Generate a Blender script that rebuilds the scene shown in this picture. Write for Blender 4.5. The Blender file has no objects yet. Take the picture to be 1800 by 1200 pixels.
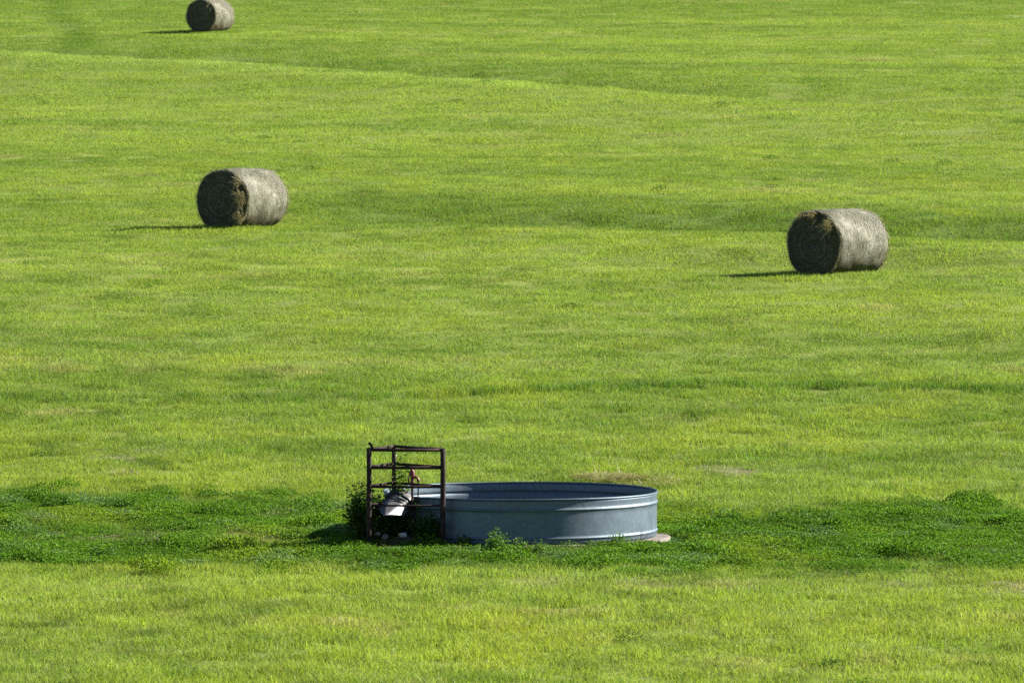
import bpy, bmesh, math, random
import numpy as np
from mathutils import Vector, Matrix

R = math.radians
scene = bpy.context.scene
col = scene.collection

# ------------------------------------------------------------------ camera, sky, sun, exposure
F = 10000.0                       # focal length in photo pixels (1800 wide) = 200 mm lens
PITCH = 2.28                      # degrees below the horizon
CAM_Z = 5.67
cam_d = bpy.data.cameras.new('camera'); cam = bpy.data.objects.new('camera', cam_d); col.objects.link(cam)
cam.location = (0, 0, CAM_Z); cam.rotation_euler = (R(90 - PITCH), 0, 0)
cam_d.sensor_width = 36; cam_d.lens = 36 * F / 1800
cam_d.clip_start = 1; cam_d.clip_end = 6000
cam_d.dof.use_dof = True; cam_d.dof.focus_distance = 86; cam_d.dof.aperture_fstop = 5.2
scene.camera = cam

SUN_BEHIND, SUN_EL = 17.0, 29.0   # sun to the right, 17 degrees beyond the picture plane
world = bpy.data.worlds.new('World'); scene.world = world; world.use_nodes = True
wn = world.node_tree.nodes; bg = wn['Background']
sky = wn.new('ShaderNodeTexSky'); sky.sky_type = 'NISHITA'; sky.sun_disc = False
sky.altitude = 1800; sky.air_density = .8; sky.dust_density = .3
sky.sun_elevation = R(SUN_EL); sky.sun_rotation = R(90 - SUN_BEHIND)
world.node_tree.links.new(sky.outputs[0], bg.inputs[0]); bg.inputs[1].default_value = 0.05
sv = Vector((math.cos(R(SUN_BEHIND)) * math.cos(R(SUN_EL)), math.sin(R(SUN_BEHIND)) * math.cos(R(SUN_EL)), math.sin(R(SUN_EL))))
sun_d = bpy.data.lights.new('sun', 'SUN'); sun = bpy.data.objects.new('sun', sun_d); col.objects.link(sun)
sun_d.energy = 5.0; sun_d.angle = R(0.5); sun_d.color = (1.0, 0.93, 0.82)
sun.rotation_euler = sv.to_track_quat('Z', 'Y').to_euler(); sun.location = (40, 120, 60)
vs = scene.view_settings
vs.view_transform = 'Standard'; vs.look = 'None'; vs.gamma = 1.0; vs.use_curve_mapping = False
vs.exposure = 1.76
scene.cycles.max_bounces = 6; scene.cycles.diffuse_bounces = 3; scene.cycles.transmission_bounces = 4
scene.cycles.use_denoising = False

# ------------------------------------------------------------------ noise + terrain
rng = np.random.default_rng(7)

def _h(ix, iy, s):
    n = (ix.astype(np.int64) * 374761393 + iy.astype(np.int64) * 668265263 + s * 974634777) & 0xFFFFFFFF
    n = ((n ^ (n >> 13)) * 1274126177) & 0xFFFFFFFF
    return ((n ^ (n >> 16)) & 0xFFFF) / 65535.0

def vn(x, y, s=0):
    x = np.asarray(x, float); y = np.asarray(y, float)
    ix = np.floor(x); iy = np.floor(y); fx = x - ix; fy = y - iy
    fx = fx * fx * (3 - 2 * fx); fy = fy * fy * (3 - 2 * fy)
    a = _h(ix, iy, s); b = _h(ix + 1, iy, s); c = _h(ix, iy + 1, s); d = _h(ix + 1, iy + 1, s)
    return (a * (1 - fx) + b * fx) * (1 - fy) + (c * (1 - fx) + d * fx) * fy

def fbm(x, y, s=0, o=3):
    t = 0; a = 0.5; n = 0
    for k in range(o):
        t = t + a * vn(x * 2 ** k, y * 2 ** k, s + 17 * k); n += a; a *= 0.5
    return t / n

def sstep(a, b, x):
    t = np.clip((np.asarray(x, float) - a) / (b - a), 0, 1); return t * t * (3 - 2 * t)

_py = np.array([-300, 0, 40, 60, 70, 76, 82, 90, 100, 117, 129, 160, 200, 237, 300, 420, 700, 1200, 2600.])
_pz = np.array([-2, -1.6, -.95, -.42, -.1, 0, .12, .52, 1.2, 2.44, 3.16, 4.8, 6.95, 9.09, 12.9, 19, 30, 36, 20.])
_ty = np.arange(-300, 2600, 0.5); _tz = np.interp(_ty, _py, _pz)
_k = np.exp(-0.5 * (np.arange(-8, 8.1, 0.5) / 2.5) ** 2); _k /= _k.sum()
_tz = np.convolve(np.pad(_tz, 16, mode='edge'), _k, 'valid')

def crestA(x): return 2.4 * (fbm(np.asarray(x, float) / 2.6, np.asarray(x, float) * 0, 91) - .5) + np.interp(x, [-60, -20, -10.6, 0, 7.5, 20, 60], [232, 206, 200, 187.5, 179, 168, 140])
def crestB(x): return np.interp(x, [-30, -9, -5, 0, 7, 12, 40], [135, 131, 128.8, 126.3, 123.3, 121.3, 112])
def rutC(x): return np.interp(x, [-12, -8.6, -3, 2, 5, 9, 14], [96.2, 95.6, 95.4, 97.3, 97.6, 96.4, 95.6])

def H(x, y):
    x = np.asarray(x, float); y = np.asarray(y, float)
    z = np.interp(y, _ty, _tz)
    tA = 0.64 * (y - crestA(x)); ampA = np.interp(x, [-60, -20, 0, 10, 22], [1.3, 1.25, .95, .5, .15])
    z = z + ampA * (0.55 * np.exp(-(tA / np.where(tA < 0, 8.0, 2.6)) ** 2) - 0.75 * np.exp(-((tA - 6) / 3.6) ** 2))
    tB = 0.9 * (y - crestB(x)); ampB = np.interp(x, [-7.5, -4.5, -1, 20], [0., .3, .85, .85])
    z = z + ampB * (0.3 * np.exp(-(tB / np.where(tB < 0, 6.0, 2.0)) ** 2) - 0.7 * np.exp(-((tB - 4.6) / 2.8) ** 2))
    for bx, by, bz in ((6.67, 117.0, 2.39), (-6.1, 128.2, 3.10)):           # level benches the two nearer bales came to rest on
        w = np.exp(-(((x - bx + .5) / 4.2) ** 2 + ((y - by) / 2.6) ** 2) ** 2); z = z * (1 - w) + (bz + .012 * (y - by)) * w
    pad = np.exp(-(((x - .1) / 3.2) ** 2 + ((y - 76.3) / 3.2) ** 2) ** 2)
    bumps = 0.16 * (fbm(x / 9, y / 9, 3) - .5) + 0.07 * (fbm(x / 1.6, y / 1.6, 5, 2) - .5)
    fade = 1 - 0.9 * pad
    return (z * (1 - pad)) + bumps * fade

def Hs(x, y): return float(H(np.array([x]), np.array([y]))[0])

def ray_x(px, y): return (px - 900.0) / F * y
def ground_at(px, row):
    """Where the line of sight through a photo pixel meets the ground."""
    t = math.tan(R(PITCH) + math.atan((row - 600) / F))
    ys = np.arange(48, 400, 0.05); xs = (px - 900.0) / F * ys
    hit = np.nonzero(H(xs, ys) >= CAM_Z - ys * t)[0]
    i = hit[0] if len(hit) else len(ys) - 1
    return float(xs[i]), float(ys[i]), float(H(xs[i:i + 1], ys[i:i + 1])[0])
def z_at(row, y): return CAM_Z - y * math.tan(R(PITCH) + math.atan((row - 600) / F))

# ------------------------------------------------------------------ material helpers
def new_mat(name):
    m = bpy.data.materials.new(name); m.use_nodes = True
    nt = m.node_tree; return m, nt, nt.nodes, nt.links, nt.nodes['Principled BSDF']

def ramp(nt, fac, stops):
    r = nt.nodes.new('ShaderNodeValToRGB'); e = r.color_ramp.elements
    while len(e) < len(stops): e.new(0.5)
    for el, (p, c) in zip(e, stops): el.position = p; el.color = (*c, 1)
    nt.links.new(fac, r.inputs[0]); return r.outputs[0]

def noise(nt, vec, scale, detail=4, rough=0.6):
    n = nt.nodes.new('ShaderNodeTexNoise'); n.inputs['Scale'].default_value = scale
    n.inputs['Detail'].default_value = detail; n.inputs['Roughness'].default_value = rough
    nt.links.new(vec, n.inputs['Vector']); return n.outputs['Fac']

def mapping(nt, vec, scale):
    m = nt.nodes.new('ShaderNodeMapping'); m.inputs['Scale'].default_value = scale
    nt.links.new(vec, m.inputs['Vector']); return m.outputs[0]

def mix(nt, fac, a, b, mode='MIX'):
    m = nt.nodes.new('ShaderNodeMix'); m.data_type = 'RGBA'; m.blend_type = mode
    for s, v in ((0, fac), (6, a), (7, b)):
        if hasattr(v, 'links'): nt.links.new(v, m.inputs[s])
        elif s == 0: m.inputs[0].default_value = v
        else: m.inputs[s].default_value = (*v, 1)
    return m.outputs[2]

def bump(nt, h, strength, dist=0.01):
    b = nt.nodes.new('ShaderNodeBump'); b.inputs['Strength'].default_value = strength
    b.inputs['Distance'].default_value = dist; nt.links.new(h, b.inputs['Height']); return b.outputs[0]

def leaf_shader(name, colour_fn, trans=0.45, rough=0.5, spec=0.25):
    m, nt, N, L, p = new_mat(name)
    c = colour_fn(nt)
    L.new(c, p.inputs['Base Color']); p.inputs['Roughness'].default_value = rough
    p.inputs['Specular IOR Level'].default_value = spec
    tr = N.new('ShaderNodeBsdfTranslucent'); L.new(mix(nt, 1.0, c, (1.0, 1.0, 0.55), 'MULTIPLY'), tr.inputs[0])
    ms = N.new('ShaderNodeMixShader'); ms.inputs[0].default_value = trans
    L.new(p.outputs[0], ms.inputs[1]); L.new(tr.outputs[0], ms.inputs[2])
    L.new(ms.outputs[0], N['Material Output'].inputs[0]); return m

def attr(nt, name, kind='GEOMETRY'):
    a = nt.nodes.new('ShaderNodeAttribute'); a.attribute_name = name; a.attribute_type = kind; return a

def grass_colour(nt):
    t = attr(nt, 'tint', 'INSTANCER').outputs['Color']
    b = attr(nt, 'blade')                                   # x: lightness, y: dryness of each blade
    s = nt.nodes.new('ShaderNodeSeparateColor'); nt.links.new(b.outputs['Color'], s.inputs[0])
    c = mix(nt, s.outputs[0], mix(nt, 1.0, t, (.66, .70, .66), 'MULTIPLY'), mix(nt, 1.0, t, (1.35, 1.28, 1.6), 'MULTIPLY'))
    return mix(nt, s.outputs[1], c, (.34, .31, .13))
M = {}
M['grass'] = leaf_shader('grass_blade', grass_colour, 0.5, 0.5, 0.18)

def clover_colour(nt):
    t = attr(nt, 'tint', 'INSTANCER').outputs['Color']
    b = attr(nt, 'blade'); s = nt.nodes.new('ShaderNodeSeparateColor'); nt.links.new(b.outputs['Color'], s.inputs[0])
    return mix(nt, s.outputs[0], mix(nt, 1.0, t, (.6, .64, .6), 'MULTIPLY'), mix(nt, 1.0, t, (1.5, 1.35, 1.6), 'MULTIPLY'))
M['clover'] = leaf_shader('clover_leaf', clover_colour, 0.42, 0.55, 0.12)

def simple_leaf(name, dark, light, trans=0.4):
    def fn(nt):
        b = attr(nt, 'blade'); s = nt.nodes.new('ShaderNodeSeparateColor'); nt.links.new(b.outputs['Color'], s.inputs[0])
        return mix(nt, s.outputs[0], dark, light)
    return leaf_shader(name, fn, trans, 0.5, 0.2)
M['shrub_leaf'] = simple_leaf('shrub_leaf', (.02, .06, .012), (.055, .13, .02))
M['vine_leaf'] = simple_leaf('vine_leaf', (.07, .15, .02), (.16, .26, .03))
M['weed_leaf'] = simple_leaf('weed_leaf', (.05, .14, .02), (.14, .28, .04))
M['stem'] = simple_leaf('green_stem', (.08, .10, .03), (.14, .15, .05), .1)
M['dry_stem'] = simple_leaf('dry_stem', (.10, .07, .045), (.2, .14, .09), .05)
M['straw'] = simple_leaf('straw', (.18, .15, .085), (.40, .35, .24), .2)
M['lit_pale_straw'] = simple_leaf('lit_pale_straw', (.24, .21, .13), (.52, .48, .36), .3)  # brightened so the bale tufts look sunlit; also the pale loose hay
M['pale_straw'] = simple_leaf('pale_straw', (.09, .09, .055), (.245, .245, .185), .15)

# ground: thatch and short growth under the blades
m, nt, N, L, p = new_mat('meadow_ground'); M['ground'] = m
geo = N.new('ShaderNodeNewGeometry').outputs['Position']
n1 = noise(nt, mapping(nt, geo, (.05, .35, .1)), 1.0, 5); n2 = noise(nt, geo, 3.0, 4); n3 = noise(nt, geo, 22, 3)
c = ramp(nt, n1, [(.3, (.12, .19, .025)), (.5, (.18, .255, .035)), (.7, (.24, .30, .05))])
c = mix(nt, ramp(nt, n2, [(.4, (0, 0, 0)), (.7, (.6, .6, .6))]), c, (.15, .135, .06))
c = mix(nt, ramp(nt, n3, [(.35, (.75, .75, .75)), (.6, (0, 0, 0))]), c, (.055, .075, .018))
lush = attr(nt, 'lush').outputs['Fac']; c = mix(nt, lush, c, (.04, .10, .012))
bare = attr(nt, 'bare').outputs['Fac']; c = mix(nt, bare, c, mix(nt, n3, (.10, .08, .055), (.23, .19, .14)))
L.new(c, p.inputs['Base Color']); p.inputs['Roughness'].default_value = 0.95; p.inputs['Specular IOR Level'].default_value = .1
L.new(bump(nt, n3, 0.7, 0.05), p.inputs['Normal'])

# galvanised sheet
def galv(name, base, rough, metal=0.75):
    m, nt, N, L, p = new_mat(name)
    tc = N.new('ShaderNodeTexCoord').outputs['Object']
    v = N.new('ShaderNodeTexVoronoi'); v.inputs['Scale'].default_value = 26; L.new(tc, v.inputs['Vector'])
    sep = N.new('ShaderNodeSeparateColor'); L.new(v.outputs['Color'], sep.inputs[0])
    big = noise(nt, tc, 3.2, 5, .7); st = noise(nt, mapping(nt, tc, (9, 9, .8)), 1.4, 4)
    c0 = tuple(x * .86 for x in base); c1 = tuple(min(1, x * 1.12) for x in base)
    c = ramp(nt, big, [(.3, c0), (.55, base), (.75, c1)])
    c = mix(nt, .10, c, sep.outputs[0], 'OVERLAY')
    c = mix(nt, ramp(nt, st, [(.58, (0, 0, 0)), (.74, (.3, .3, .3))]), c, (.15, .145, .13))
    L.new(c, p.inputs['Base Color']); p.inputs['Metallic'].default_value = metal
    rr = N.new('ShaderNodeMapRange'); rr.inputs[3].default_value = rough - .1; rr.inputs[4].default_value = rough + .18
    L.new(big, rr.inputs[0]); L.new(rr.outputs[0], p.inputs['Roughness'])
    L.new(bump(nt, noise(nt, tc, 4, 2), .12, .02), p.inputs['Normal']); return m
M['galv'] = galv('galvanised_steel', (.086, .12, .15), .52, .64)
M['galv_old'] = galv('weathered_zinc', (.14, .14, .15), .45, .6)

m, nt, N, L, p = new_mat('rusty_pipe'); M['rust'] = m
tc = N.new('ShaderNodeTexCoord').outputs['Object']
c = ramp(nt, noise(nt, tc, 14, 6, .7), [(.3, (.010, .007, .007)), (.52, (.025, .014, .013)), (.78, (.085, .045, .034))])
L.new(c, p.inputs['Base Color']); p.inputs['Roughness'].default_value = .75; p.inputs['Specular IOR Level'].default_value = .15
L.new(bump(nt, noise(nt, tc, 60, 4), .3, .003), p.inputs['Normal'])
m, nt, N, L, p = new_mat('faded_red_iron'); M['red'] = m
tc = N.new('ShaderNodeTexCoord').outputs['Object']
c = ramp(nt, noise(nt, tc, 30, 5, .7), [(.35, (.07, .014, .013)), (.55, (.17, .03, .025)), (.75, (.26, .09, .07))])
L.new(c, p.inputs['Base Color']); p.inputs['Roughness'].default_value = .5
m, nt, N, L, p = new_mat('black_rubber'); M['rubber'] = m
tc = N.new('ShaderNodeTexCoord').outputs['Object']
L.new(ramp(nt, noise(nt, tc, 20, 4), [(.3, (.008, .008, .009)), (.7, (.03, .03, .032))]), p.inputs['Base Color']); p.inputs['Roughness'].default_value = .55

def stone_mat(name, a, b, sc=9):
    m, nt, N, L, p = new_mat(name)
    tc = N.new('ShaderNodeTexCoord').outputs['Object']; n = noise(nt, tc, sc, 6, .7)
    L.new(ramp(nt, n, [(.3, a), (.7, b)]), p.inputs['Base Color']); p.inputs['Roughness'].default_value = .9
    L.new(bump(nt, noise(nt, tc, sc * 4, 4), .5, .01), p.inputs['Normal']); return m
M['concrete'] = stone_mat('concrete', (.08, .07, .055), (.22, .2, .175), 5)
M['stone'] = stone_mat('stone', (.06, .055, .05), (.15, .14, .125), 14)
M['pale_stone'] = stone_mat('pale_stone', (.25, .245, .235), (.4, .39, .37), 14)
M['soil'] = stone_mat('soil', (.05, .04, .03), (.13, .10, .075), 12)

# net-wrapped hay
m, nt, N, L, p = new_mat('net_wrapped_hay'); M['wrap'] = m
tc = N.new('ShaderNodeTexCoord').outputs['Object']
big = noise(nt, tc, 1.7, 5, .65); fine = noise(nt, tc, 38, 4, .75); along = noise(nt, mapping(nt, tc, (34, 3, 3)), 1, 4, .6)
c = ramp(nt, big, [(.36, (.06, .054, .03)), (.5, (.13, .127, .09)), (.63, (.26, .26, .207))])
c = mix(nt, .75, c, ramp(nt, fine, [(.3, (.18, .17, .15)), (.5, (.5, .5, .5)), (.7, (.82, .81, .78))]), 'OVERLAY')
c = mix(nt, .35, c, ramp(nt, along, [(.35, (.25, .25, .25)), (.65, (.75, .75, .75))]), 'OVERLAY')
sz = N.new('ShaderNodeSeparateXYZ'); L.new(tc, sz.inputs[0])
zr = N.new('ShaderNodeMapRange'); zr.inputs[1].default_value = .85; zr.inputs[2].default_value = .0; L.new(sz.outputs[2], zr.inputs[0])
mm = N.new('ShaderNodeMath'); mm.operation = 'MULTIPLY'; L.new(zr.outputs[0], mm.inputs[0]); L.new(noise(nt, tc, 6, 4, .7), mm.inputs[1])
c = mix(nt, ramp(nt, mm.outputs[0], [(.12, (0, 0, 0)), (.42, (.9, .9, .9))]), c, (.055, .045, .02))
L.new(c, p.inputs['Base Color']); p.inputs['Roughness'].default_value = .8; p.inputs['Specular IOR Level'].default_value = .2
L.new(bump(nt, fine, .8, .02), p.inputs['Normal'])
m, nt, N, L, p = new_mat('rolled_hay_end'); M['hay_end'] = m
tc = N.new('ShaderNodeTexCoord').outputs['Object']
ofs = N.new('ShaderNodeVectorMath'); ofs.operation = 'SUBTRACT'; ofs.inputs[1].default_value = (0, 0, .66); L.new(tc, ofs.inputs[0])
flat = N.new('ShaderNodeVectorMath'); flat.operation = 'MULTIPLY'; flat.inputs[1].default_value = (0, 1, 1); L.new(ofs.outputs[0], flat.inputs[0])
ln = N.new('ShaderNodeVectorMath'); ln.operation = 'LENGTH'; L.new(flat.outputs[0], ln.inputs[0])
cb = N.new('ShaderNodeCombineXYZ'); L.new(ln.outputs['Value'], cb.inputs[0])
rings = noise(nt, mapping(nt, cb.outputs[0], (1, 1, 1)), 26, 3, .6)
c = ramp(nt, noise(nt, tc, 26, 5, .7), [(.3, (.03, .031, .02)), (.5, (.07, .07, .047)), (.7, (.14, .135, .09))])
c = mix(nt, .75, c, ramp(nt, rings, [(.35, (.15, .15, .15)), (.65, (.85, .85, .85))]), 'OVERLAY')
L.new(c, p.inputs['Base Color']); p.inputs['Roughness'].default_value = .95; p.inputs['Specular IOR Level'].default_value = .05
L.new(bump(nt, noise(nt, tc, 55, 4), 1.0, .02), p.inputs['Normal'])

# ------------------------------------------------------------------ object helpers
def tag(o, label=None, cat=None, group=None, kind=None):
    if label: o['label'] = label
    if cat: o['category'] = cat
    if group: o['group'] = group
    if kind: o['kind'] = kind
    return o

def empty(name, loc, rz=0.0):
    o = bpy.data.objects.new(name, None); o.empty_display_size = .2; col.objects.link(o)
    o.location = loc; o.rotation_euler = (0, 0, rz); return o

def mesh_obj(name, v, f, mat, parent=None, smooth=False, blade=None, link=True):
    me = bpy.data.meshes.new(name); me.from_pydata([tuple(q) for q in v], [], [tuple(q) for q in f]); me.update()
    if smooth: me.polygons.foreach_set('use_smooth', [True] * len(me.polygons))
    if blade is not None:
        a = me.attributes.new('blade', 'FLOAT_COLOR', 'POINT')
        arr = np.ones((len(v), 4), np.float32); arr[:, :blade.shape[1]] = blade; a.data.foreach_set('color', arr.ravel())
    if mat: me.materials.append(mat)
    o = bpy.data.objects.new(name, me)
    if link: col.objects.link(o)
    if parent: o.parent = parent
    return o

def tube_geo(pts, rad, seg=12, cap=True):
    """Tube swept along points; rad is a number or one per point."""
    pts = [Vector(q) for q in pts]; n = len(pts)
    rad = [rad] * n if not hasattr(rad, '__len__') else rad
    v, f = [], []
    ref = Vector((0, 0, 1))
    d0 = (pts[1] - pts[0]).normalized()
    if abs(d0.dot(ref)) > .9: ref = Vector((1, 0, 0))
    for i, q in enumerate(pts):
        d = (pts[min(i + 1, n - 1)] - pts[max(i - 1, 0)]).normalized()
        a = d.cross(ref).normalized(); b = d.cross(a).normalized()
        for k in range(seg):
            t = 2 * math.pi * k / seg; v.append(q + (a * math.cos(t) + b * math.sin(t)) * rad[i])
    for i in range(n - 1):
        for k in range(seg):
            k2 = (k + 1) % seg; f.append((i * seg + k, i * seg + k2, (i + 1) * seg + k2, (i + 1) * seg + k))
    if cap: f.append(tuple(range(seg - 1, -1, -1))); f.append(tuple((n - 1) * seg + k for k in range(seg)))
    return v, f

def tube(name, pts, rad, mat, parent=None, seg=12, smooth=True):
    v, f = tube_geo(pts, rad, seg); o = mesh_obj(name, v, f, mat, parent, False)
    if smooth:
        for pl in o.data.polygons: pl.use_smooth = len(pl.vertices) == 4
    return o

def lathe(name, prof, mat, parent=None, seg=96, wob=0.0, seed=0):
    v, f = [], []
    for i, (r, z) in enumerate(prof):
        for k in range(seg):
            t = 2 * math.pi * k / seg
            w = 1 + wob * (math.sin(2 * t + seed) + .6 * math.sin(5 * t + seed * 2) + .35 * math.sin(11 * t + 3 * z))
            v.append((r * w * math.cos(t), r * w * math.sin(t), z))
    for i in range(len(prof) - 1):
        for k in range(seg):
            k2 = (k + 1) % seg; f.append((i * seg + k, i * seg + k2, (i + 1) * seg + k2, (i + 1) * seg + k))
    return mesh_obj(name, v, f, mat, parent, True)

# ------------------------------------------------------------------ ground sheet
def strip_mask(x, y):
    """The lush belt of low broad-leaved growth that runs across the field at the tank."""
    e = 1.2 * (fbm(x / 2.2, y / 3.0, 21) - .5) + 1.8 * (fbm(x / .5, y / .6, 22) - .5)
    near = np.interp(x, [-9, -6, -3, 0, 3, 7, 10], [71.9, 72.2, 72.3, 72.1, 71.9, 72.2, 72.0])
    far = np.interp(x, [-9, -6, -3, -1, 2, 4, 7, 10], [81.6, 82.6, 81.8, 79.6, 79.0, 80.2, 80.6, 80.6])
    return sstep(-1.0, 1.3, y - near - e) * sstep(-1.2, 1.8, far - y + 1.3 * e)

def bare_mask(x, y):
    b = np.exp(-(((x + 4.5) / 1.6) ** 2 + ((y - 76.4) / 1.7) ** 2)) * 1.0
    b = b + .8 * np.exp(-(((x + 3.2) / .7) ** 2 + ((y - 79.6) / 1.2) ** 2))
    b = b + .9 * np.exp(-(((x - 6.3) / 1.6) ** 2 + ((y - 69.9) / .7) ** 2)) + .8 * np.exp(-(((x - 2.2) / 1.8) ** 2 + ((y - 70.3) / .6) ** 2))
    b = b + .8 * np.exp(-(((x + 6.4) / .7) ** 2 + ((y - 88) / .9) ** 2)) + .8 * np.exp(-(((x - 3.2) / 1.0) ** 2 + ((y - 85.6) / .9) ** 2))
    return np.clip(b * (.3 + 2.0 * fbm(x / .5, y / .7, 31)), 0, 1)

def lush_mask(x, y):
    tB = y - crestB(x)
    s = sstep(0.3, 1.8, tB) * sstep(17, 10, tB + 3 * (fbm(x / 3, y / 3, 8) - .5)) * sstep(-8, -3, x)
    r = np.exp(-((y - rutC(x) - .4 * (fbm(x / 1.2, y * 0, 9) - .5)) / .42) ** 2) * np.clip(.2 + 1.5 * fbm(x / 2.2, y / 9, 10), 0, 1)
    tA = .64 * (y - crestA(x)); a = sstep(1.2, 3, tA) * sstep(22, 12, tA) * sstep(12, -4, x) * .9
    tr = np.exp(-((x - np.interp(y, [220, 232, 260, 300], [-16.8, -17.6, -20.8, -25])) / .55) ** 2) * sstep(218, 224, y) * .9
    return s, r, a, tr

def axis(*segs):
    out = [segs[0][0]]
    for a, b, st in segs:
        n = max(1, int(round((b - a) / st))); out += [a + (b - a) * (i + 1) / n for i in range(n)]
    return np.array(out)
gx = axis((-900, -200, 70), (-200, -60, 10), (-60, -34, 2), (-34, 34, .5), (34, 60, 2), (60, 200, 10), (200, 900, 70))
gy = axis((-250, 20, 30), (20, 50, 2), (50, 110, .5), (110, 245, .75), (245, 320, 1.5), (320, 600, 20), (600, 2500, 100))
GX, GY = np.meshgrid(gx, gy); GZ = H(GX, GY)
nx, ny = len(gx), len(gy)
verts = np.stack([GX.ravel(), GY.ravel(), GZ.ravel()], 1)
ii = (np.arange(ny - 1)[:, None] * nx + np.arange(nx - 1)[None, :]).ravel()
faces = np.stack([ii, ii + 1, ii + nx + 1, ii + nx], 1)
me = bpy.data.meshes.new('ground'); me.from_pydata(verts.tolist(), [], faces.tolist()); me.update()
me.polygons.foreach_set('use_smooth', [True] * len(me.polygons)); me.materials.append(M['ground'])
fx, fy = GX.ravel(), GY.ravel(); S_, R_, A_, T_ = lush_mask(fx, fy)
for nme, val in (('lush', np.clip(strip_mask(fx, fy) + .5 * S_ + .4 * R_ + .3 * A_ + .4 * T_, 0, 1)), ('bare', bare_mask(fx, fy))):
    a = me.attributes.new(nme, 'FLOAT', 'POINT'); a.data.foreach_set('value', val.astype(np.float32))
ground = bpy.data.objects.new('ground', me); col.objects.link(ground)
tag(ground, 'gently rising green hay meadow', 'meadow', kind='structure')

# ------------------------------------------------------------------ grass: clumps of blades scattered over the meadow
def clump(name, n, rad, hmin, hmax, wid, lean, dry, mat, seed):
    g = np.random.default_rng(seed); v, f, c = [], [], []
    for i in range(n):
        r = rad * math.sqrt(g.random()); t = g.random() * 6.283; bx, by = r * math.cos(t), r * math.sin(t)
        h = hmin + (hmax - hmin) * g.random() ** 1.6; a = g.random() * 6.283; ln = lean * h * (.3 + g.random())
        dx, dy = math.cos(a) * ln, math.sin(a) * ln; b = g.random() * 6.283; w = wid * (.6 + .8 * g.random())
        ux, uy = math.cos(b) * w / 2, math.sin(b) * w / 2; k = len(v)
        v += [(bx - ux, by - uy, -.03), (bx + ux, by + uy, -.03),
              (bx + dx * .35 - ux * .8, by + dy * .35 - uy * .8, h * .6), (bx + dx * .35 + ux * .8, by + dy * .35 + uy * .8, h * .6),
              (bx + dx, by + dy, h)]
        f += [(k, k + 1, k + 3, k + 2), (k + 2, k + 3, k + 4)]
        c += [(g.random(), 1.0 * (g.random() < dry) * (.4 + .6 * g.random()), 0)] * 5
    return mesh_obj(name, v, f, mat, None, False, np.array(c), link=False)

def leaf_clump(name, n, rad, hmax, size, seed, mat):
    g = np.random.default_rng(seed); v, f, c = [], [], []
    for i in range(n):
        r = rad * g.random() ** .6; t = g.random() * 6.283; z = hmax * (1 - .55 * (r / rad) ** 2) * (.25 + .75 * g.random() ** .6)
        q = Vector((r * math.cos(t), r * math.sin(t), z)); s = size * (.6 + .8 * g.random())
        a = g.random() * 6.283; el = g.uniform(-.5, .7)
        d = Vector((math.cos(a) * math.cos(el), math.sin(a) * math.cos(el), math.sin(el)))
        w = d.cross(Vector((0, 0, 1))).normalized(); w = (w + Vector((0, 0, g.uniform(-.6, .6)))).normalized() * s * .36
        up = d.cross(w).normalized() * s * .12; k = len(v)
        v += [q, q + d * s * .5 + w - up, q + d * s, q + d * s * .5 - w - up, q + d * s * .5 + up]
        f += [(k, k + 1, k + 4), (k + 1, k + 2, k + 4), (k + 2, k + 3, k + 4), (k + 3, k, k + 4)]
        sh = .1 + .9 * g.random(); c += [(sh, 0, 0)] * 5
    for i in range(n // 8):
        r = rad * .8 * g.random(); t = g.random() * 6.283; h = hmax * .8 * g.random(); k = len(v)
        x, y = r * math.cos(t), r * math.sin(t)
        v += [(x - .003, y, -.02), (x + .003, y, -.02), (x + g.uniform(-.03, .03), y + g.uniform(-.03, .03), h)]; f += [(k, k + 1, k + 2)]; c += [(.3, 0, 0)] * 3
    return mesh_obj(name, v, f, mat, None, False, np.array(c), link=False)

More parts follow.
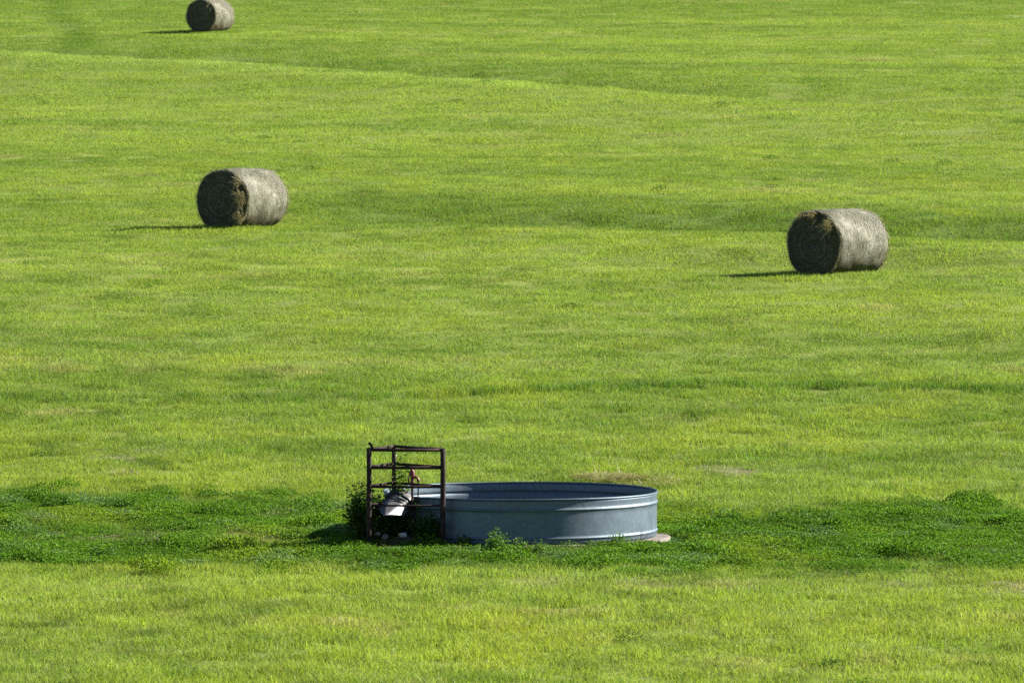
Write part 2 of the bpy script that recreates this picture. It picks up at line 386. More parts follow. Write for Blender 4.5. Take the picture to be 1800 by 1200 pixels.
def scatter(name, srcs, x, y, scale, tint, label, cat, zoff=0.0):
    n = len(x); z = H(x, y) + zoff
    e = .3; sx = (H(x + e, y) - H(x - e, y)) / (2 * e); sy = (H(x, y + e) - H(x, y - e)) / (2 * e)
    al = np.arctan(sy); ps = rng.random(n) * 6.283; be = -np.arctan(sx)
    # Rx(al) Ry(be) Rz(ps) written back as XYZ angles
    ca, sa, cb, sb, cp, sp = np.cos(al), np.sin(al), np.cos(be), np.sin(be), np.cos(ps), np.sin(ps)
    m00 = cb * cp; m10 = ca * sp + sa * sb * cp; m20 = sa * sp - ca * sb * cp
    m21 = sa * cp + ca * sb * sp; m22 = ca * cb
    rot = np.stack([np.arctan2(m21, m22), -np.arcsin(np.clip(m20, -1, 1)), np.arctan2(m10, m00)], 1)
    me = bpy.data.meshes.new(name); me.vertices.add(n)
    me.vertices.foreach_set('co', np.stack([x, y, z], 1).astype(np.float32).ravel())
    for nm, ty, key, val in (('rot', 'FLOAT_VECTOR', 'vector', rot), ('scl', 'FLOAT_VECTOR', 'vector', scale),
                             ('tint', 'FLOAT_COLOR', 'color', np.concatenate([tint, np.ones((n, 1))], 1)),
                             ('pick', 'INT', 'value', rng.integers(0, len(srcs), n))):
        a = me.attributes.new(nm, ty, 'POINT'); a.data.foreach_set(key, np.ascontiguousarray(val, np.int32 if ty == 'INT' else np.float32).ravel())
    o = bpy.data.objects.new(name, me); col.objects.link(o)
    c = bpy.data.collections.new(name + '_clumps')
    for s in srcs: c.objects.link(s)
    ng = bpy.data.node_groups.new(name + '_scatter', 'GeometryNodeTree')
    ng.interface.new_socket('Geometry', in_out='INPUT', socket_type='NodeSocketGeometry')
    ng.interface.new_socket('Geometry', in_out='OUTPUT', socket_type='NodeSocketGeometry')
    gi, go = ng.nodes.new('NodeGroupInput'), ng.nodes.new('NodeGroupOutput')
    ci = ng.nodes.new('GeometryNodeCollectionInfo'); ci.inputs[0].default_value = c; ci.inputs[1].default_value = True; ci.inputs[2].default_value = True
    ip = ng.nodes.new('GeometryNodeInstanceOnPoints')
    def na(nm, ty):
        q = ng.nodes.new('GeometryNodeInputNamedAttribute'); q.data_type = ty; q.inputs[0].default_value = nm; return q.outputs[0]
    ip.inputs['Pick Instance'].default_value = True
    K = ng.links.new
    K(gi.outputs[0], ip.inputs['Points']); K(ci.outputs[0], ip.inputs['Instance']); K(na('pick', 'INT'), ip.inputs['Instance Index'])
    K(na('rot', 'FLOAT_VECTOR'), ip.inputs['Rotation']); K(na('scl', 'FLOAT_VECTOR'), ip.inputs['Scale']); K(ip.outputs[0], go.inputs[0])
    o.modifiers.new('scatter', 'NODES').node_group = ng
    return tag(o, label, cat, kind='stuff')

def wedge(y0, y1, dens, margin=1.12, pad=5.5):
    """Random points over the part of the meadow the lens takes in, with a margin at both sides."""
    hw1 = .09 * y1 * margin + pad; n = int(dens * (y1 - y0) * 2 * hw1)
    y = y0 + (y1 - y0) * rng.random(n); x = hw1 * (2 * rng.random(n) - 1); k = np.abs(x) < .09 * y * margin + pad
    return x[k], y[k]

TX, TY, TR = .115, 76.3, 1.83     # tank centre and radius
def clear(x, y):
    k = (x - TX) ** 2 + (y - TY) ** 2 > (TR + .03) ** 2
    k &= ~((x > -1.95) & (x < -.75) & (y > 74.75) & (y < 75.9))            # bare shaded soil inside the pipe frame
    k &= ~((np.abs(x - 1.98) < .42) & (np.abs(y - 75.65) < .9))            # edge of the pad
    return k
BALES = []
def pal(*c): return np.array(c)
LIME, GREEN, BLUE, DRY, LUSH, YEL = pal(.24, .35, .05), pal(.132, .236, .03), pal(.14, .22, .07), pal(.38, .35, .16), pal(.060, .15, .012), pal(.30, .37, .038)

def meadow_tint(x, y):
    n = len(x); t = np.tile(LIME, (n, 1))
    def bl(c, w): nonlocal t; w = np.clip(w + .35 * (rng.random(n) - .5) * (w > -.1), 0, 1)[:, None]; t = t * (1 - w) + c * w
    far = sstep(95, 240, y)
    skew = y + .10 * x                                                       # swaths run a little askew across the view
    band = fbm(x / 34, skew / (1.1 + .006 * y), 41, 2); band2 = fbm(x / 55, skew / 5.5, 42, 2); patch = fbm(x / 2.0, y / 4.5, 43); fine = fbm(x / .5, y / .9, 44, 2)
    bl(GREEN, .24 + .62 * far + (3.5 * (band - .52) + 1.5 * (band2 - .5)) * (1 - .8 * np.exp(-((y - rutC(x)) / 4) ** 2)) + .9 * (patch - .5))
    bl(GREEN * .8, 2.4 * (fbm(x / 40, skew / .5, 81, 2) - .6)); bl(pal(.30, .39, .09), 2.4 * (fbm(x / 45, skew / .55, 82, 2) - .6))
    bl(YEL, 2.0 * (fbm(x / 3.5, y / 6, 45) - .56) * (1 - .8 * far))
    bl(BLUE, 1.6 * (fbm(x / 6, y / 2.2, 46, 4) - .56) + 1.8 * (fbm(x / .8, y / 1.6, 56) - .64))
    bl(DRY, 2.4 * (fine - .64) + 2.6 * (fbm(x / 7, skew / 1.6, 47) - .62) + .8 * bare_mask(x, y))
    s, r, a, tr = lush_mask(x, y)
    bl(GREEN * .8, .75 * s * (.5 + fbm(x / 1.2, y / 2.5, 48))); bl(GREEN * .85, .6 * a); bl(LUSH, 1.5 * r + .25 * a + 1.3 * tr + s * np.clip(3 * (fbm(x / 2.4, y / 1.3, 49) - .58), 0, 1))
    bl(pal(.29, .42, .09), .95 * np.exp(-((.64 * (y - crestA(x)) + .6) / 2.0) ** 2) * sstep(9, -3, x))
    bl(LUSH, .7 * strip_mask(x, y)); bl(YEL, .35 * sstep(73, 66, y) * fbm(x / 2.2, y / 3, 59) * 1.6); bl(LIME * .5, 4 * (fbm(x / .55, y / 1.0, 66, 2) - .68) * sstep(90, 70, y))
    sp = fbm(x / .6, y / 1.1, 57, 2); bl(GREEN * .7, 3.0 * (sp - .58)); bl(YEL * 1.05, 1.8 * (fbm(x / 1.3, y / 2.6, 58) - .58) * (1 - .8 * far))
    return t * (.8 + .4 * rng.random((n, 1)))

def heights(x, y, lo, hi):
    h = lo + (hi - lo) * fbm(x / .7, y / .9, 61) + .6 * sstep(.58, .8, fbm(x / .5, y / .5, 62, 2))
    s, r, a, tr = lush_mask(x, y)
    h = h * (1 - .25 * strip_mask(x, y)) + .5 * s * fbm(x / 1.5, y / 1.5, 63) + .8 * r
    return h * (1 - .5 * bare_mask(x, y))

near_src = [clump('blade_clump', 120, .24, .02, .105, .0065, 1.2, .07, M['grass'], 100 + i) for i in range(7)]
mid_src = [clump('blade_clump', 140, .40, .02, .066, .008, 1.2, .06, M['grass'], 200 + i) for i in range(6)]
far_src = [clump('blade_clump', 170, .70, .022, .064, .012, 1.1, .05, M['grass'], 300 + i) for i in range(6)]
for (y0, y1, dens, src, lo, hi, lab) in ((52, 100, 19, near_src, .4, 1.4, 'short mown yellow-green grass of the near meadow around the tank'),
                                         (100, 160, 8.5, mid_src, .55, 1.4, 'mown green grass of the middle meadow around the two nearer bales'),
                                         (160, 315, 3.0, far_src, .6, 1.4, 'mown green grass of the upper meadow around the farthest bale')):
    x, y = wedge(y0, y1, dens); k = clear(x, y); x, y = x[k], y[k]; nb = 0
    for bx, by, th in ((-6.09, 128.2, 31), (6.69, 117.0, 41), (-12.56, 237.0, 25)):      # uncut tufts pressed round the bales
        if y0 <= by < y1:
            a = rng.random(70) * 6.283; u = np.clip(1.25 * np.cos(a), -1, 1) * .86; w_ = np.clip(1.25 * np.sin(a), -1, 1) * .5 + .1 * rng.normal(size=70)
            st, ct = math.sin(R(th)), math.cos(R(th)); x = np.append(x, bx + u * st - w_ * ct); y = np.append(y, by + u * ct + w_ * st); nb += 70
    h = heights(x, y, lo, hi)
    if nb: h[-nb:] = 1.1 + .8 * rng.random(nb)
    sc = np.stack([np.ones_like(h), np.ones_like(h), h], 1) * (.85 + .3 * rng.random((len(x), 1)))
    scatter('meadow_grass', src, x, y, sc, meadow_tint(x, y), lab, 'grass')

# low broad-leaved cover of the lush belt
clover_src = [leaf_clump('leaf_clump', 130, .24, .13, .034, 400 + i, M['clover']) for i in range(6)]
x, y = wedge(69, 90, 34); sm = strip_mask(x, y); k = (rng.random(len(x)) < sm * (.3 + 1.0 * sstep(.33, .58, fbm(x / .9, y / 1.2, 71))) * (1 - .85 * bare_mask(x, y))) & clear(x, y)
x, y = x[k], y[k]; hh = .45 + .75 * fbm(x / .8, y / .8, 72) + .7 * sstep(.6, .78, fbm(x / .9, y / .9, 73))
hh = hh * (1 - .25 * np.exp(-((x - TX) / 2.3) ** 4 - ((y - 74.0) / .9) ** 4))
t = pal(.07, .16, .012)[None] * (.7 + 1.0 * fbm(x / .7, y / .9, 74)[:, None]); w = sstep(.52, .75, fbm(x / 1.6, y / 2.4, 75))[:, None]; t = t * (1 - w) + pal(.15, .26, .02) * w
w = sstep(.6, .75, fbm(x / .6, y / .8, 76))[:, None] * .6; t = t * (1 - w) + pal(.13, .23, .10) * w
# odd broad-leaved weeds dotted through the mown field
xw, yw = wedge(56, 210, .05); k = (rng.random(len(xw)) < sstep(.45, .7, fbm(xw / 6, yw / 9, 77))) & clear(xw, yw); xw, yw = xw[k], yw[k]; q = len(xw)
x, y = np.append(x, xw), np.append(y, yw); hh = np.append(hh, .5 + .9 * rng.random(q)); t = np.concatenate([t, np.tile(pal(.075, .165, .02), (q, 1)) * (.7 + .6 * rng.random((q, 1)))])
scatter('clover_cover', clover_src, x, y, np.stack([np.ones_like(hh), np.ones_like(hh), hh], 1), t, 'belt of lush dark green low leafy growth around the tank', 'ground cover')

# ------------------------------------------------------------------ round hay bales
def strands(n, fn, seed, lmin, lmax, wid, bow):
    g = np.random.default_rng(seed); v, f, c = [], [], []
    for i in range(n):
        q, d, nrm = fn(g)
        l = g.uniform(lmin, lmax); w = d.cross(nrm).normalized() * wid * g.uniform(.5, 1.3); k = len(v); b = bow * g.uniform(0, 1)
        a0, a1, a2 = q, q + d * l * .5 + nrm * b, q + d * l + nrm * b * g.uniform(-.3, 2.2)
        v += [a0 - w, a0 + w, a1 - w * .8, a1 + w * .8, a2]; f += [(k, k + 1, k + 3, k + 2), (k + 2, k + 3, k + 4)]
        sh = g.random(); c += [(sh, 0, 0)] * 5
    return v, f, np.array(c)

def bale(px, row, y, theta, D, Lg, label, seed, tufts, sag=.05):
    x = ray_x(px, y); z = Hs(x, y)
    root = empty('hay_bale', (x, y, z - .03), R(90 - theta)); tag(root, label, 'hay bale', 'round hay bales lying on the meadow')
    g = np.random.default_rng(seed); ra = D / 2; nc, nl = 96, 36
    def section(t, xx):
        """Cross-section radius: round, a little flat underneath, lumpy."""
        cz = math.sin(t); r = ra * (1 + .006 * math.sin(3 * t + seed) + .010 * math.sin(7 * t + 2 * seed + 3 * xx))
        lump = float(fbm(np.array([t * 4 + seed]), np.array([xx * 4]), seed, 3)[0]) - .5
        r += .032 * lump
        yy, zz = r * math.cos(t), r * cz
        zz = max(zz, -ra + sag + .25 * (abs(yy) / ra) ** 4 * .2)
        return yy * 1.015, zz + ra - sag * .6
    prof = []                                                              # (x along axis, radius factor) with rounded shoulders
    e = .06
    for i in range(5): a = R(90 * i / 4); prof.append((-Lg / 2 + e * (1 - math.sin(a)), 1 - (e / ra) * (1 - math.cos(a)) if False else 1 - (e / ra) * (1 - math.sin(R(90 * i / 4)))))
    prof = [(-Lg / 2, .93), (-Lg / 2 + .012, .965), (-Lg / 2 + .035, .988), (-Lg / 2 + .075, 1.0)]
    prof += [(-Lg / 2 + .075 + (Lg - .15) * i / nl, 1.0) for i in range(1, nl)]
    prof += [(Lg / 2 - .075, 1.0), (Lg / 2 - .035, .988), (Lg / 2 - .012, .965), (Lg / 2, .93)]
    v, f = [], []; cz0 = ra - sag * .6
    for (xx, k) in prof:
        for j in range(nc):
            yy, zz = section(2 * math.pi * j / nc, xx); v.append((xx, yy * k, cz0 + (zz - cz0) * k))
    for i in range(len(prof) - 1):
        for j in range(nc):
            j2 = (j + 1) % nc; f.append((i * nc + j, i * nc + j2, (i + 1) * nc + j2, (i + 1) * nc + j))
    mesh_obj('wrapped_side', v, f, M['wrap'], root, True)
    for s in (-1, 1):                                                       # rolled ends with their coiled layers standing proud
        v, f = [], []; nr = 44
        for i in range(nr + 1):
            k = i / nr
            for j in range(nc):
                t = 2 * math.pi * j / nc; yy, zz = section(t, s * Lg / 2); kk = k * .935
                ring = math.sin((k * 15 + t / 6.283) * 6.283) * .012 * (.3 + k * .7)
                lump = (float(fbm(np.array([kk * math.cos(t) * 5]), np.array([kk * math.sin(t) * 5 + seed]), seed + 5, 3)[0]) - .5) * .07
                ctr = -.05 * math.exp(-(k / .10) ** 2)
                v.append((s * (Lg / 2 + .045 * (1 - k ** 3) + (ring + lump) * (1 - k ** 12) + ctr - .004), yy * kk, cz0 + (zz - cz0) * kk))
        for i in range(nr):
            for j in range(nc):
                j2 = (j + 1) % nc; q = (i * nc + j, i * nc + j2, (i + 1) * nc + j2, (i + 1) * nc + j); f.append(q if s > 0 else q[::-1])
        mesh_obj('end_face', v, f, M['hay_end'], root, True)
    def on_side(g):
        t = g.uniform(-.35, math.pi + .35); xx = g.uniform(-Lg / 2 + .02, Lg / 2 - .01); yy, zz = section(t, xx)
        nrm = Vector((0, math.cos(t), math.sin(t))); tan = Vector((0, -math.sin(t), math.cos(t)))
        d = (tan * (1 if g.random() < .5 else -1) + Vector((g.normal() * .5, 0, 0)) + nrm * g.normal() * .04).normalized()
        return Vector((xx, yy, zz)) + nrm * .002, d, nrm
    v, f, c = strands(3600, on_side, seed + 1, .06, .2, .003, .010)
    o = mesh_obj('surface_straw', v, f, M['pale_straw'], root, False, c); o['kind'] = 'stuff'
    def on_edge(g):
        s = 1 if g.random() < .65 else -1; t = g.uniform(-1.0, math.pi + .8); yy, zz = section(t, s * Lg / 2)
        nrm = Vector((s * .9, math.cos(t) * .6, math.sin(t) * .6)).normalized(); tan = Vector((0, -math.sin(t), math.cos(t)))
        d = (tan * g.normal() + nrm * abs(g.normal()) * .8 + Vector((0, 0, -.25))).normalized()
        k = g.uniform(.93, .99); return Vector((s * (Lg / 2 - .02), yy * k, cz0 + (zz - cz0) * k)), d, nrm
    v, f, c = strands(1500, on_edge, seed + 2, .04, .13, .004, .02)
    o = mesh_obj('edge_straw', v, f, M['straw'], root, False, c); o['kind'] = 'stuff'
    def on_end(g):
        s = -1; t = g.uniform(0, 6.283); k = math.sqrt(g.random()) * .9; yy, zz = section(t, s * Lg / 2)
        nrm = Vector((s, 0, 0)); tan = Vector((0, -math.sin(t), math.cos(t)))
        d = (tan + nrm * g.uniform(-.05, .35) + Vector((0, g.normal() * .3, g.normal() * .3))).normalized()
        return Vector((s * (Lg / 2 + .03 * (1 - k ** 3)), yy * k, cz0 + (zz - cz0) * k)), d, nrm
    v, f, c = strands(1600, on_end, seed + 3, .04, .12, .0035, .02)
    o = mesh_obj('end_straw', v, f, M['hay_end'], root, False, c); o['kind'] = 'stuff'
    for (ty, tz, n, spread, out) in tufts:                                 # loosened tufts that stick out of the rolled end
        def tf(g, ty=ty, tz=tz, spread=spread, out=out):
            q = Vector((-Lg / 2 - .02 - .12 * g.random(), ty * ra + g.normal() * spread, cz0 + tz * ra + g.normal() * spread * 1.3))
            d = Vector((-out * g.uniform(.5, 1), -.1 + g.normal() * .3, -.1 + g.normal() * .3)).normalized()
            return q, d, Vector((-.6, .3, .74))
        v, f, c = strands(n, tf, seed + int(100 * ty) + 500, .12, .33, .009, .02)
        o = mesh_obj('loose_tuft', v, f, M['lit_pale_straw'], root, False, c); o['kind'] = 'stuff'
    return root
# tufts: local +Y of the end is its left side seen from the camera, so negative Y is the right
bale(425, 398, 128.2, 31, 1.41, 1.60, 'round hay bale with a ragged straw-tufted end, left of the two nearer bales', 11,
     [(-.86, .12, 130, .05, 1.2), (-.84, -.08, 130, .04, 1.2), (-.76, -.50, 130, .05, 1.2), (-.72, .55, 60, .04, 1.1)], sag=.06)
bale(1472, 478, 117.0, 41, 1.42, 1.60, 'round hay bale at the right, turned most sideways of the three', 23,
     [(-.66, .56, 130, .05, 1.2), (-.12, .84, 70, .035, 1.2), (.28, .80, 70, .03, 1.2)], sag=.09)
bale(370, 57, 237.0, 25, 1.42, 1.62, 'farthest and smallest round hay bale, high on the slope beyond the grass bank', 37, [(-.6, .7, 14, .05, .5)])

# ------------------------------------------------------------------ concrete pad + round stock tank
def rock(name, loc, size, mat, seed, rz=0, parent=None):
    bm = bmesh.new(); bmesh.ops.create_icosphere(bm, subdivisions=3, radius=1)
    g = np.random.default_rng(seed); planes = [Vector(g.normal(size=3)).normalized() for _ in range(9)]
    for v in bm.verts:
        d = v.co.normalized(); r = min([1.0] + [.72 / max(.05, d.dot(q)) if d.dot(q) > .5 else 9 for q in planes]); v.co = d * r
        v.co = Vector((v.co.x * size[0], v.co.y * size[1], v.co.z * size[2]))
    me = bpy.data.meshes.new(name); bm.to_mesh(me); bm.free(); me.materials.append(mat)
    o = bpy.data.objects.new(name, me); col.objects.link(o); o.location = loc; o.rotation_euler = (0, 0, rz)
    if parent: o.parent = parent
    return o

v, f = [], []; nseg = 64; base_z = Hs(TX, TY)
for k in range(nseg):
    t = 2 * math.pi * k / nseg; r = 1.90 + .06 * math.sin(3 * t) + .05 * math.sin(7 * t + 1) + .22 * math.exp(-((math.atan2(math.sin(t + .35), math.cos(t + .35))) / .33) ** 2)
    for zz, q in ((-.12, 1.0), (.022, 1.0), (.035, .99), (.036, .5)): v.append((r * q * math.cos(t), r * q * math.sin(t), zz))
for k in range(nseg):
    k2 = (k + 1) % nseg
    for j in range(3): f.append((k * 4 + j, k2 * 4 + j, k2 * 4 + j + 1, k * 4 + j + 1))
f.append(tuple(k * 4 + 3 for k in range(nseg)))
pad_o = mesh_obj('concrete_pad', v, f, M['concrete']); pad_o.location = (TX, TY, base_z)
tag(pad_o, 'low pale concrete slab showing under the right edge of the round tank', 'slab')
PZ = base_z + .04

tank = empty('stock_tank', (TX, TY, PZ), R(15)); tag(tank, 'large round galvanised steel stock tank standing in the lush grass', 'stock tank')
def rib(z0, amp, w, n=8): return [(amp * .5 * (1 + math.cos(math.pi * (2 * i / n - 1))), z0 - w + 2 * w * i / n) for i in range(n + 1)]
TH = .59
prof = [(TR - .012, 0.0), (TR, .012), (TR, .03)]
prof += [(TR + a, z) for a, z in rib(.075, .013, .026)]
prof += [(TR, .12), (TR, .2), (TR, .3), (TR, .38)]
prof += [(TR + a, z) for a, z in rib(.452, .014, .028)]
prof += [(TR, .50), (TR + .002, .55), (TR + .004, TH - .014)]
inner = [(r - .006, z) for r, z in reversed(prof)]
lathe('tank_wall', prof + inner, M['galv'], tank, 192, .0011, 1.3)
rim = []
for k in range(193):
    t = 2 * math.pi * k / 192; rr = (TR + .003) * (1 + .0011 * (math.sin(2 * t + 1.3) + .6 * math.sin(5 * t + 2.6) + .35 * math.sin(11 * t + 1.7)))
    rim.append((rr * math.cos(t), rr * math.sin(t), TH - .004 + .004 * math.sin(3 * t)))
tube('rim', rim, .0145, M['galv'], tank, 10)
lathe('tank_floor', [(TR - .02, .02), (1.2, .022), (.6, .021), (.01, .022)], M['galv_old'], tank, 96)
for a in (62, 182):                                                    # lapped vertical seams of the sheet
    t = R(a); sx = []
    v, f = [], []
    for z in np.linspace(.125, .40, 8):
        for dt, dr in ((-.011, .0035), (-.007, .007), (.007, .007), (.011, .0035)):
            v.append(((TR + dr) * math.cos(t + dt), (TR + dr) * math.sin(t + dt), z))
    for i in range(7):
        for j in range(3): f.append((i * 4 + j, i * 4 + j + 1, (i + 1) * 4 + j + 1, (i + 1) * 4 + j))
    mesh_obj('seam', v, f, M['galv'], tank, True)

# ------------------------------------------------------------------ rusty pipe frame guarding the hydrant
YF, YB = 74.62, 75.25
PL = (ray_x(648, YF), YF); PR = (ray_x(778, YF), YF); PB = (ray_x(692, YB), YB)
def gz(x, y): return Hs(x, y)
frame = empty('pipe_frame', ((PL[0] + PR[0]) / 2, YF, gz(-1.4, YF))); tag(frame, 'rusty three-post pipe frame beside the round tank', 'pipe frame')
fo = Vector(frame.location)
def loc(p, z): return Vector((p[0], p[1], z)) - fo
for p, top, ra in ((PL, z_at(787, YF), .033), (PR, z_at(788, YF), .035), (PB, z_at(784, YB), .031)):
    b = gz(*p) - .15
    tube('post', [loc(p, b), loc(p, b + .5), loc((p[0] + .004, p[1]), top - .3), loc((p[0] + .003, p[1]), top)], ra, M['rust'], frame, 16)
for row, ra in ((790.5, .0205), (821.5, .021), (855, .019), (888, .0135)):
    z = z_at(row, YF)
    for a, b, oa, ob in ((PL, PR, 0, 0), (PL, PB, .012, .012), (PB, PR, .012, .006)):
        if row > 880 and a is PB: continue
        m_ = ((a[0] + b[0]) / 2, (a[1] + b[1]) / 2)
        tube('rail', [loc(a, z + oa), loc(m_, z + (oa + ob) / 2 - .004), loc(b, z + ob)], ra, M['rust'], frame, 12)
tx, tzz = PL[0] + .03, z_at(788, YF)
v, f = [], []
for i, (dx, dz, w) in enumerate(((.018, -.02, .014), (.01, .03, .016), (-.012, .06, .018), (-.03, .085, .012))):
    for sx, sy in ((-1, -1), (1, -1), (1, 1), (-1, 1)): v.append(loc((tx + dx + sx * w, YF - .01 + sy * .008), tzz + dz + sx * .006))
for i in range(3):
    for j in range(4): f.append((i * 4 + j, i * 4 + (j + 1) % 4, (i + 1) * 4 + (j + 1) % 4, (i + 1) * 4 + j))
f += [(3, 2, 1, 0), (12, 13, 14, 15)]
mesh_obj('bent_strap', v, f, M['rust'], frame)

# ------------------------------------------------------------------ red yard hydrant inside the frame
YH = 75.02; hx = ray_x(724.5, YH); hz = gz(hx, YH)
hyd = empty('yard_hydrant', (hx, YH, hz)); tag(hyd, 'faded red yard hydrant with hanging hose inside the pipe frame', 'hydrant')
zt = z_at(824, YH) - hz
tube('standpipe', [(0, 0, -.1), (0, 0, .4), (0, 0, zt - .19)], .0165, M['rust'], hyd, 14)
lathe('head', [(.001, zt - .20), (.024, zt - .20), (.026, zt - .17), (.021, zt - .155), (.024, zt - .12), (.031, zt - .08), (.032, zt - .05), (.025, zt - .02), (.018, zt - .005), (.016, zt + .012), (.001, zt + .014)], M['red'], hyd, 20)
tube('spout', [(.01, 0, zt - .115), (.04, -.01, zt - .105), (.065, -.016, zt - .115), (.078, -.02, zt - .14), (.08, -.02, zt - .165)], [.02, .019, .018, .019, .021], M['red'], hyd, 14)
hp = [(.08, -.02, zt - .16), (.079, -.02, zt - .25), (.075, -.015, zt - .36), (.07, .0, zt - .46), (.08, .04, zt - .56), (.13, .09, zt - .66)]
tube('hose', hp, .0095, M['rust'], hyd, 10)
tube('lever', [(.006, -.02, zt - .005), (-.015, -.028, zt - .01), (-.036, -.03, zt - .05), (-.045, -.03, zt - .11), (-.05, -.03, zt - .19)], [.011, .011, .010, .009, .011], M['red'], hyd, 10)
tube('pivot_pin', [(0, -.045, zt - .03), (0, .045, zt - .03)], .007, M['rust'], hyd, 10)

# ------------------------------------------------------------------ torn sheet-metal hood leaning in the frame
A = Vector((ray_x(700, 75.16), 75.16, z_at(888, 75.16))); B = Vector((ray_x(681, 74.84), 74.84, z_at(914, 74.84)))
hood = empty('metal_hood', (A.x, A.y, gz(A.x, A.y))); tag(hood, 'torn curved sheet-metal hood with a pointed lip inside the pipe frame', 'metal hood')
ho = Vector(hood.location)
ax = (B - A).normalized(); side = ax.cross(Vector((0, 0, 1))).normalized(); up = side.cross(ax).normalized()
if side.x < 0: side = -side
def arc_sheet(u0, u1, rad, phi0, phi1, lenf, th, nu=18, nphi=40, rag=0):
    v, f = [], []; n1 = nphi + 1
    for layer in (0, 1):
        for i in range(nu + 1):
            u = u0 + (u1 - u0) * i / nu
            for j in range(n1):
                ph = R(phi0 + (phi1 - phi0) * j / nphi); ln = lenf(ph)
                rr = rad * (1 + .10 * max(0, u) * math.cos(ph)) - layer * th + .006 * math.sin(ph * 7 + u * 5)
                v.append(A - ho + ax * (u * ln + rag * math.sin(j * 1.9) * u) + side * (math.sin(ph) * rr) + up * (math.cos(ph) * rr))
    off = (nu + 1) * n1
    for i in range(nu):
        for j in range(nphi):
            a = i * n1 + j; f.append((a, a + 1, a + n1 + 1, a + n1)); f.append((off + a, off + a + n1, off + a + n1 + 1, off + a + 1))
    for j in range(nphi):
        f.append((j, off + j, off + j + 1, j + 1)); a = nu * n1 + j; f.append((a, a + 1, off + a + 1, off + a))
    for i in range(nu):
        a = i * n1; f.append((a, a + n1, off + a + n1, off + a)); a = i * n1 + nphi; f.append((a, off + a, off + a + n1, a + n1))
    return v, f
def lip(ph): return .31 + .29 * max(0, 1 - abs(ph - .3) / 1.15)
v, f = arc_sheet(0, 1, .185, -88, 90, lip, .004, rag=.004); mesh_obj('sheet', v, f, M['galv_old'], hood, True)
for u in (.22, .42):
    v, f = arc_sheet(u, u + .045, .193, -84, 87, lambda p: .36, .006, 3, 36); mesh_obj('rib_band', v, f, M['rubber'], hood, True)
v, f = arc_sheet(-.28, .06, .205, -110, 110, lambda p: .36, .012, 6, 40); mesh_obj('dark_collar', v, f, M['rubber'], hood, True)

# ------------------------------------------------------------------ soil heap, stones
def heap(name, cx, cy, rx, ry, h, mat, seed, label, cat):
    v, f = [], []; n, nr = 40, 12
    for i in range(nr + 1):
        k = i / nr
        for j in range(n):
            t = 2 * math.pi * j / n; wob = 1 + .14 * math.sin(3 * t + seed) + .08 * math.sin(5 * t + seed)
            x, y = rx * k * wob * math.cos(t), ry * k * wob * math.sin(t)
            z = h * (1 - k * k) ** 1.4 + .05 * (float(fbm(np.array([x * 9]), np.array([y * 9]), seed)[0]) - .5) * (1 - k ** 4) - .03 * k
            v.append((x, y, z + Hs(cx + x, cy + y) - Hs(cx, cy)))
    for i in range(nr):
        for j in range(n): j2 = (j + 1) % n; f.append((i * n + j, (i + 1) * n + j, (i + 1) * n + j2, i * n + j2))
    o = mesh_obj(name, v, f, mat, None, True); o.location = (cx, cy, Hs(cx, cy)); return tag(o, label, cat)
heap('soil_heap', -1.40, 74.95, .62, .42, .13, M['soil'], 5, 'low dark soil heap in the shade inside the pipe frame', 'soil heap')
YS = 74.72
tag(rock('stone', (ray_x(708, YS), YS, z_at(940, YS)), (.068, .06, .040), M['pale_stone'], 3, .3), 'pale flat stone lying on the shaded soil inside the pipe frame', 'stone')
for i, (px, row, s, lab) in enumerate(((664, 938, .045, 'small grey stone at the foot of the front left frame post'),
                                      (676, 943, .06, 'grey stone on shaded soil just left of the pale flat stone'),
                                      (741, 950, .05, 'small dark stone on shaded soil right of the pale flat stone'),
                                      (752, 940, .07, 'dark grey stone at the foot of the tank inside the frame'))):
    yy = 74.66 + .03 * i
    tag(rock('stone', (ray_x(px, yy), yy, max(z_at(row, yy), gz(ray_x(px, yy), yy) + .015)), (s, s * .8, s * .65), M['stone'], 20 + i, i), lab, 'stone', 'stones inside the pipe frame')

